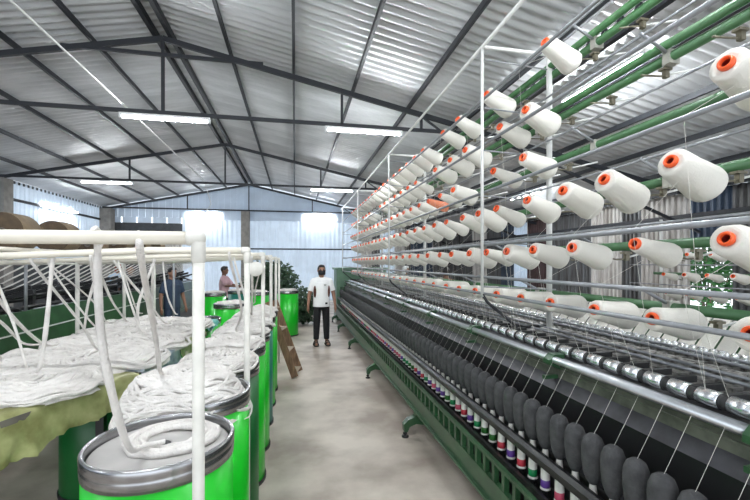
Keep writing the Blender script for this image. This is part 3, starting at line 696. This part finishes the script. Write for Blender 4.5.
# brown rolls on a pair of rails
RK = thing('roll_rack', 'pair of cream rails carrying brown rolls behind the front pipe', 'rack', (-2.12, 4.5, 0))
for x in (-.09, .09): obj('rail', MB().tube([(x, -2.6, 1.80), (x, 3.4, 1.80)], .016, 10), M['cream'], RK)
for y in (-2.3, .4, 3.2):
    obj('cross_piece', MB().box(-.13, .13, y - .02, y + .02, 1.765, 1.785), M['creampost'], RK)
    obj('post', MB().tube([(0, y, 0), (0, y, 1.77)], .02, 10), M['greymetal'], RK)
for k in range(7):
    y = 2.92 + .62 * k; r = .145 if k != 3 else .115
    t = thing('jute_roll', 'brown jute roll lying on the rack, %s from the left edge' % nth(k + 1), 'roll', (-2.12, y, 1.80 + math.sqrt((r + .016) ** 2 - .09 ** 2)), 0, 'brown rolls on the rack')
    obj('wound_body', MB().lathe([(r * .98, -.11), (r, -.1), (r, .1), (r * .98, .11)], 30, 'y'), M['jute'], t)
    for s in (-.11, .11): obj('roll_end', MB().lathe([(.03, s), (r * .5, s * 1.02), (r * .98, s)], 30, 'y'), M['juteend_shaded'], t)
    obj('core', MB().lathe([(.03, -.112), (.022, -.112), (.022, .112), (.03, .112)], 16, 'y'), M['board'], t)

# ------------------------------------------------------------------ plants
def bush(name, label, cat, x, y, z0, rx, ry, h, n, m, seed, leaf=.07):
    t = thing(name, label, cat, (x, y, 0)); rr = random.Random(seed); b = MB(); st = MB()
    for i in range(9):
        a = rr.uniform(0, 6.3); e = Vector((rx * .7 * math.cos(a), ry * .7 * math.sin(a), z0 + h * rr.uniform(.5, .95)))
        st.tube([(0, 0, 0), (e.x * .3, e.y * .3, z0 * .6 + e.z * .35), e], [.02, .014, .005], 6)
    for i in range(n):
        while True:
            p = Vector((rr.uniform(-1, 1), rr.uniform(-1, 1), rr.uniform(-1, 1)))
            if .25 < p.length < 1: break
        lump = 1 + .3 * noise.noise(p * 2.2 + Vector((seed, 0, 0)))
        c = Vector((p.x * rx * lump, p.y * ry * lump, z0 + h / 2 + p.z * h / 2 * lump)); c.z = max(.02, c.z)
        d = Vector((rr.uniform(-1, 1), rr.uniform(-1, 1), rr.uniform(-.7, .6))).normalized(); s = d.orthogonal().normalized() * leaf * .3; u = d * leaf * rr.uniform(.7, 1.3); dz = d.cross(s).normalized() * leaf * .1
        b.add([c, c + u * .5 + s + dz, c + u, c + u * .5 - s + dz], [(0, 1, 2), (0, 2, 3)])
    obj('stems', st, M['bark'], t); obj('foliage', b, M[m], t)
bush('bush', 'dark green leafy bush behind the far green cans', 'bush', -.75, 12.6, .35, .85, .5, 1.4, 3200, 'leaf', 3, .13)
bush('bush', 'dark low bush on the floor left of the man', 'bush', .22, 11.3, .0, .42, .4, 1.0, 1500, 'leaf', 4, .11)
bush('tree', 'leafy green tree outside the gap in the right wall', 'tree', 10.4, 8.4, .6, 1.3, 1.6, 3.4, 3600, 'leaf2', 8, .18)

# ------------------------------------------------------------------ people
def remesh(mb, vox, mats, name, smooth=2):
    me = mb.mesh(name + '_raw', mats); o = bpy.data.objects.new(name, me); COL.objects.link(o)
    md = o.modifiers.new('r', 'REMESH'); md.mode = 'VOXEL'; md.voxel_size = vox; md.use_smooth_shade = True
    sm_ = o.modifiers.new('s', 'SMOOTH'); sm_.iterations = smooth; sm_.factor = .5
    dg = bpy.context.evaluated_depsgraph_get(); out = bpy.data.meshes.new_from_object(o.evaluated_get(dg), depsgraph=dg)
    bpy.data.objects.remove(o)
    out.materials.clear()
    for m in (mats if isinstance(mats, list) else [mats]): out.materials.append(m)
    for p in out.polygons: p.use_smooth = True; p.material_index = 0
    return out
def caps(b, a, c, r0, r1, n=12, flat=1.0):
    a, c = Vector(a), Vector(c); k = 5; pts = [a.lerp(c, i / k) for i in range(k + 1)]
    b.tube(pts, [r0 + (r1 - r0) * i / k for i in range(k + 1)], n, True, flat); b.sphere(a, r0, n, 8); b.sphere(c, r1, n, 8)
def person(label, x, y, rz, H, shirt, pants, skin, hairm, pose='stand', vox=.011, mask=False, scarf=None, panels=False):
    t = thing('person', label, 'person', (x, y, 0), rz); s = H / 1.68
    def V(*p): return Vector(p) * s
    arms = {}; hip = .90
    for sd in (-1, 1):
        sh = V(sd * .165, 0, 1.335)
        if pose == 'work': el = V(sd * .23, -.12, 1.15); wr = V(sd * .16, -.34, 1.12); hd = (wr - el).normalized()
        else: el = V(sd * .25, .01, 1.075); wr = V(sd * .28, -.05, .835); hd = Vector((sd * .02, -.12, -1)).normalized()
        arms[sd] = (sh, el, wr, hd)
    b = MB()
    # head: skull, jaw, nose, ears, neck
    b.sphere(V(0, -.0, 1.565), tuple(v * s for v in (.074, .094, .108)), 20, 14); b.sphere(V(0, -.03, 1.505), tuple(v * s for v in (.056, .062, .062)), 16, 10)
    b.sphere(V(0, -.095, 1.545), tuple(v * s for v in (.014, .02, .024)), 8, 6); caps(b, V(0, -.086, 1.585), V(0, -.102, 1.54), .008 * s, .011 * s, 8)
    b.sphere(V(0, -.088, 1.495), tuple(v * s for v in (.026, .012, .010)), 8, 6); b.sphere(V(0, -.08, 1.598), tuple(v * s for v in (.052, .016, .010)), 10, 6)
    for sd in (-1, 1): b.sphere(V(sd * .078, .005, 1.55), tuple(v * s for v in (.011, .02, .032)), 8, 8)
    caps(b, V(0, .015, 1.5), V(0, .02, 1.38), .052 * s, .058 * s)
    # trunk
    for z, rx, ry in ((1.30, .14, .085), (1.22, .165, .105), (1.12, .145, .098), (1.0, .145, .10), (.91, .155, .108)): b.sphere(V(0, 0.01, z), (rx * s, ry * s, .12 * s), 16, 10)
    for sd in (-1, 1):
        sh, el, wr, hd = arms[sd]
        caps(b, V(sd * .06, .01, 1.365), sh, .05 * s, .05 * s); caps(b, sh, el, .052 * s, .040 * s); caps(b, el, wr, .040 * s, .026 * s)
        # hand: palm and five fingers
        side = Vector((0, -1, 0)) if pose != 'work' else Vector((-sd, 0, 0)); nrm = hd.cross(side).normalized(); palm = wr + hd * .05 * s
        caps(b, wr, wr + hd * .085 * s, .026 * s, .030 * s, 10, .6); b.sphere(palm, tuple(v * s for v in (.022, .036, .045)), 10, 8)
        for q, (off, ln) in enumerate(((.03, .066), (.010, .076), (-.010, .072), (-.029, .055))):
            r0 = wr + hd * .085 * s + side * off * s; k1 = r0 + hd * ln * .5 * s; curl = Vector((-sd * .4, 0, 0)) if pose != 'work' else Vector((0, 0, -.4))
            k2 = k1 + (hd + curl).normalized() * ln * .5 * s; caps(b, r0, k1, .0092 * s, .0085 * s, 7); caps(b, k1, k2, .0085 * s, .0075 * s, 7)
        th = wr + hd * .03 * s + side * .028 * s; k1 = th + (hd * .7 + side * .7).normalized() * .04 * s; caps(b, th, k1, .012 * s, .0105 * s, 7); caps(b, k1, k1 + (hd + side * .2).normalized() * .032 * s, .0105 * s, .009 * s, 7)
        caps(b, V(sd * .085, .01, hip), V(sd * .10, -.01, .5), .075 * s, .058 * s); caps(b, V(sd * .10, -.01, .5), V(sd * .11, .02, .09), .055 * s, .036 * s)
        caps(b, V(sd * .11, .03, .05), V(sd * .125, -.14, .035), .038 * s, .028 * s)
    obj('body', remesh(b, vox * .75, M[skin], 'body', 1), M[skin], t)
    # shirt
    b = MB()
    for z, rx, ry in ((1.31, .15, .098), (1.22, .18, .122), (1.12, .168, .118), (1.0, .168, .118), (.90, .172, .122)): b.sphere(V(0, .01, z), (rx * s, ry * s, .10 * s), 18, 10)
    b.tube([V(0, .01, .80), V(0, .01, 1.0), V(0, .01, 1.2), V(0, .01, 1.30)], [.178 * s, .170 * s, .178 * s, .158 * s], 18, True, .76)
    caps(b, V(0, .015, 1.34), V(0, .018, 1.375), .085 * s, .066 * s)
    for sd in (-1, 1):
        sh, el, wr, hd = arms[sd]; caps(b, V(sd * .05, .012, 1.37), sh, .058 * s, .066 * s)
        e = sh.lerp(el, .78 if pose != 'work' else 1.0); b.tube([sh, sh.lerp(e, .5), e], [.068 * s, .067 * s, .066 * s], 14)
    shm = remesh(b, vox, M[shirt], 'shirt', 2); so = obj('shirt', shm, M[shirt], t)
    # trousers
    b = MB(); b.sphere(V(0, .012, .90), tuple(v * s for v in (.155, .102, .11)), 16, 10)
    for sd in (-1, 1):
        b.tube([V(sd * .08, .01, .88), V(sd * .098, -.005, .5), V(sd * .105, .012, .3), V(sd * .11, .02, .12)], [.088 * s, .074 * s, .066 * s, .058 * s], 14)
    obj('trousers', remesh(b, vox, M[pants], 'trousers', 2), M[pants], t)
    for sd in (-1, 1):
        f = MB(); f.prism([(p[0] * s + sd * .12 * s, p[1] * s) for p in ((-.045, .07), (-.05, -.05), (-.04, -.17), (0, -.2), (.045, -.16), (.05, -.05), (.045, .07), (0, .085))], 'z', 0, .022 * s)
        so_ = obj('sandal', f, M['sandal'], t)
        f = MB(); f.tube([V(sd * .12 - .05, -.09, .015), V(sd * .12 - .03, -.095, .068), V(sd * .12 + .03, -.095, .068), V(sd * .12 + .05, -.09, .015)], .013 * s, 8); f.tube([V(sd * .12 - .052, .0, .015), V(sd * .12 - .03, -.01, .092), V(sd * .12 + .03, -.01, .092), V(sd * .12 + .052, 0, .015)], .012 * s, 8)
        obj('strap', f, M['sandal'], so_)
    # eyes
    for sd in (-1, 1): obj('eye', MB().sphere(V(sd * .03, -.083, 1.572), .0105 * s, 8, 6), M['hair'], t)
    # hair
    b = MB(); b.sphere(V(0, .012, 1.592), tuple(v * s for v in (.083, .098, .09)), 18, 12); b.sphere(V(0, -.055, 1.645), tuple(v * s for v in (.064, .04, .03)), 12, 8)
    for sd in (-1, 1): b.sphere(V(sd * .07, .02, 1.575), tuple(v * s for v in (.016, .05, .05)), 8, 8)
    if scarf:
        b.sphere(V(0, .04, 1.50), tuple(v * s for v in (.085, .08, .12)), 14, 10)
    ho = remesh(b, vox, M[hairm], 'hair', 2)
    # open the face
    bm = bmesh.new(); bm.from_mesh(ho)
    bmesh.ops.delete(bm, geom=[f for f in bm.faces if f.calc_center_median().y < -.055 * s and f.calc_center_median().z < 1.618 * s], context='FACES'); bm.to_mesh(ho); bm.free()
    obj('headscarf' if scarf else 'hair', ho, M[hairm], t)
    if mask:
        b = MB(); vs = []; nu, nv = 12, 8
        for i in range(nu + 1):
            a = -1.25 + 2.5 * i / nu
            for j in range(nv + 1):
                z = 1.463 + .098 * j / nv; w = .076 + .004 * math.sin(j / nv * PI); dpt = .098 + .018 * math.sin(PI * j / nv)
                vs.append(V(w * math.sin(a), -dpt * math.cos(a) * 1.0 - .004, z))
        b.add(vs, [(i * (nv + 1) + j, (i + 1) * (nv + 1) + j, (i + 1) * (nv + 1) + j + 1, i * (nv + 1) + j + 1) for i in range(nu) for j in range(nv)], True)
        mo = obj('face_mask', b, M['maskb'], t); md = mo.modifiers.new('t', 'SOLIDIFY'); md.thickness = .004
        for sd in (-1, 1): obj('ear_loop', MB().tube([V(sd * .072, -.03, 1.55), V(sd * .084, .01, 1.56)], .003 * s, 6), M['maskb'], mo)
    if panels:
        for sd in (-1, 1):
            b = MB(); b.sphere(V(sd * .142, -.05, 1.12), tuple(v * s for v in (.033, .055, .13)), 10, 10); obj('side_panel', remesh(b, vox, M['rust'], 'side_panel', 1), M['rust'], t)
        b = MB()
        for z, w in ((1.26, .05), (1.246, .036)): b.box(.035 * s, (.035 + w) * s, -.128 * s, -.11 * s, z * s, (z + .006) * s)
        obj('chest_print', b, M['hair'], t)
        obj('hem_patch', MB().box(.06 * s, .105 * s, -.129 * s, -.10 * s, .86 * s, .895 * s), M['hair'], t)
    return t
person('man in white t-shirt, black trousers and black mask standing in the aisle', .54, 8.36, R(4), 1.67, 'shirt', 'pants', 'skin', 'hair', mask=True, panels=True)
person('person in red headscarf and pale blue clothes behind the left machine', -4.7, 12.0, R(25), 1.69, 'bluec', 'pants', 'skin', 'redc', scarf=True, vox=.018)
person('dark-haired person in dark clothes behind the left machine, right of the red headscarf', -4.02, 10.95, R(25), 1.66, 'maskb', 'pants', 'skin', 'hair', vox=.018)
person('person in dark navy clothes standing between left machine and far cans', -2.45, 8.8, R(50), 1.62, 'navyc', 'navyc', 'skin', 'hair', vox=.018)
person('person in pink shirt working behind the far cans', -1.85, 11.3, R(80), 1.62, 'pinkc', 'pants', 'skin2', 'hair', 'work', vox=.018)
person('dark-haired person in red clothes behind the long spinning frame', 3.15, 8.05, R(170), 1.62, 'redc', 'pants', 'skin2', 'hair', vox=.018)
person('person with white headscarf far behind the long spinning frame', 3.15, 11.2, R(60), 1.62, 'maskb', 'pants', 'skin', 'whitec', scarf=True, vox=.018)
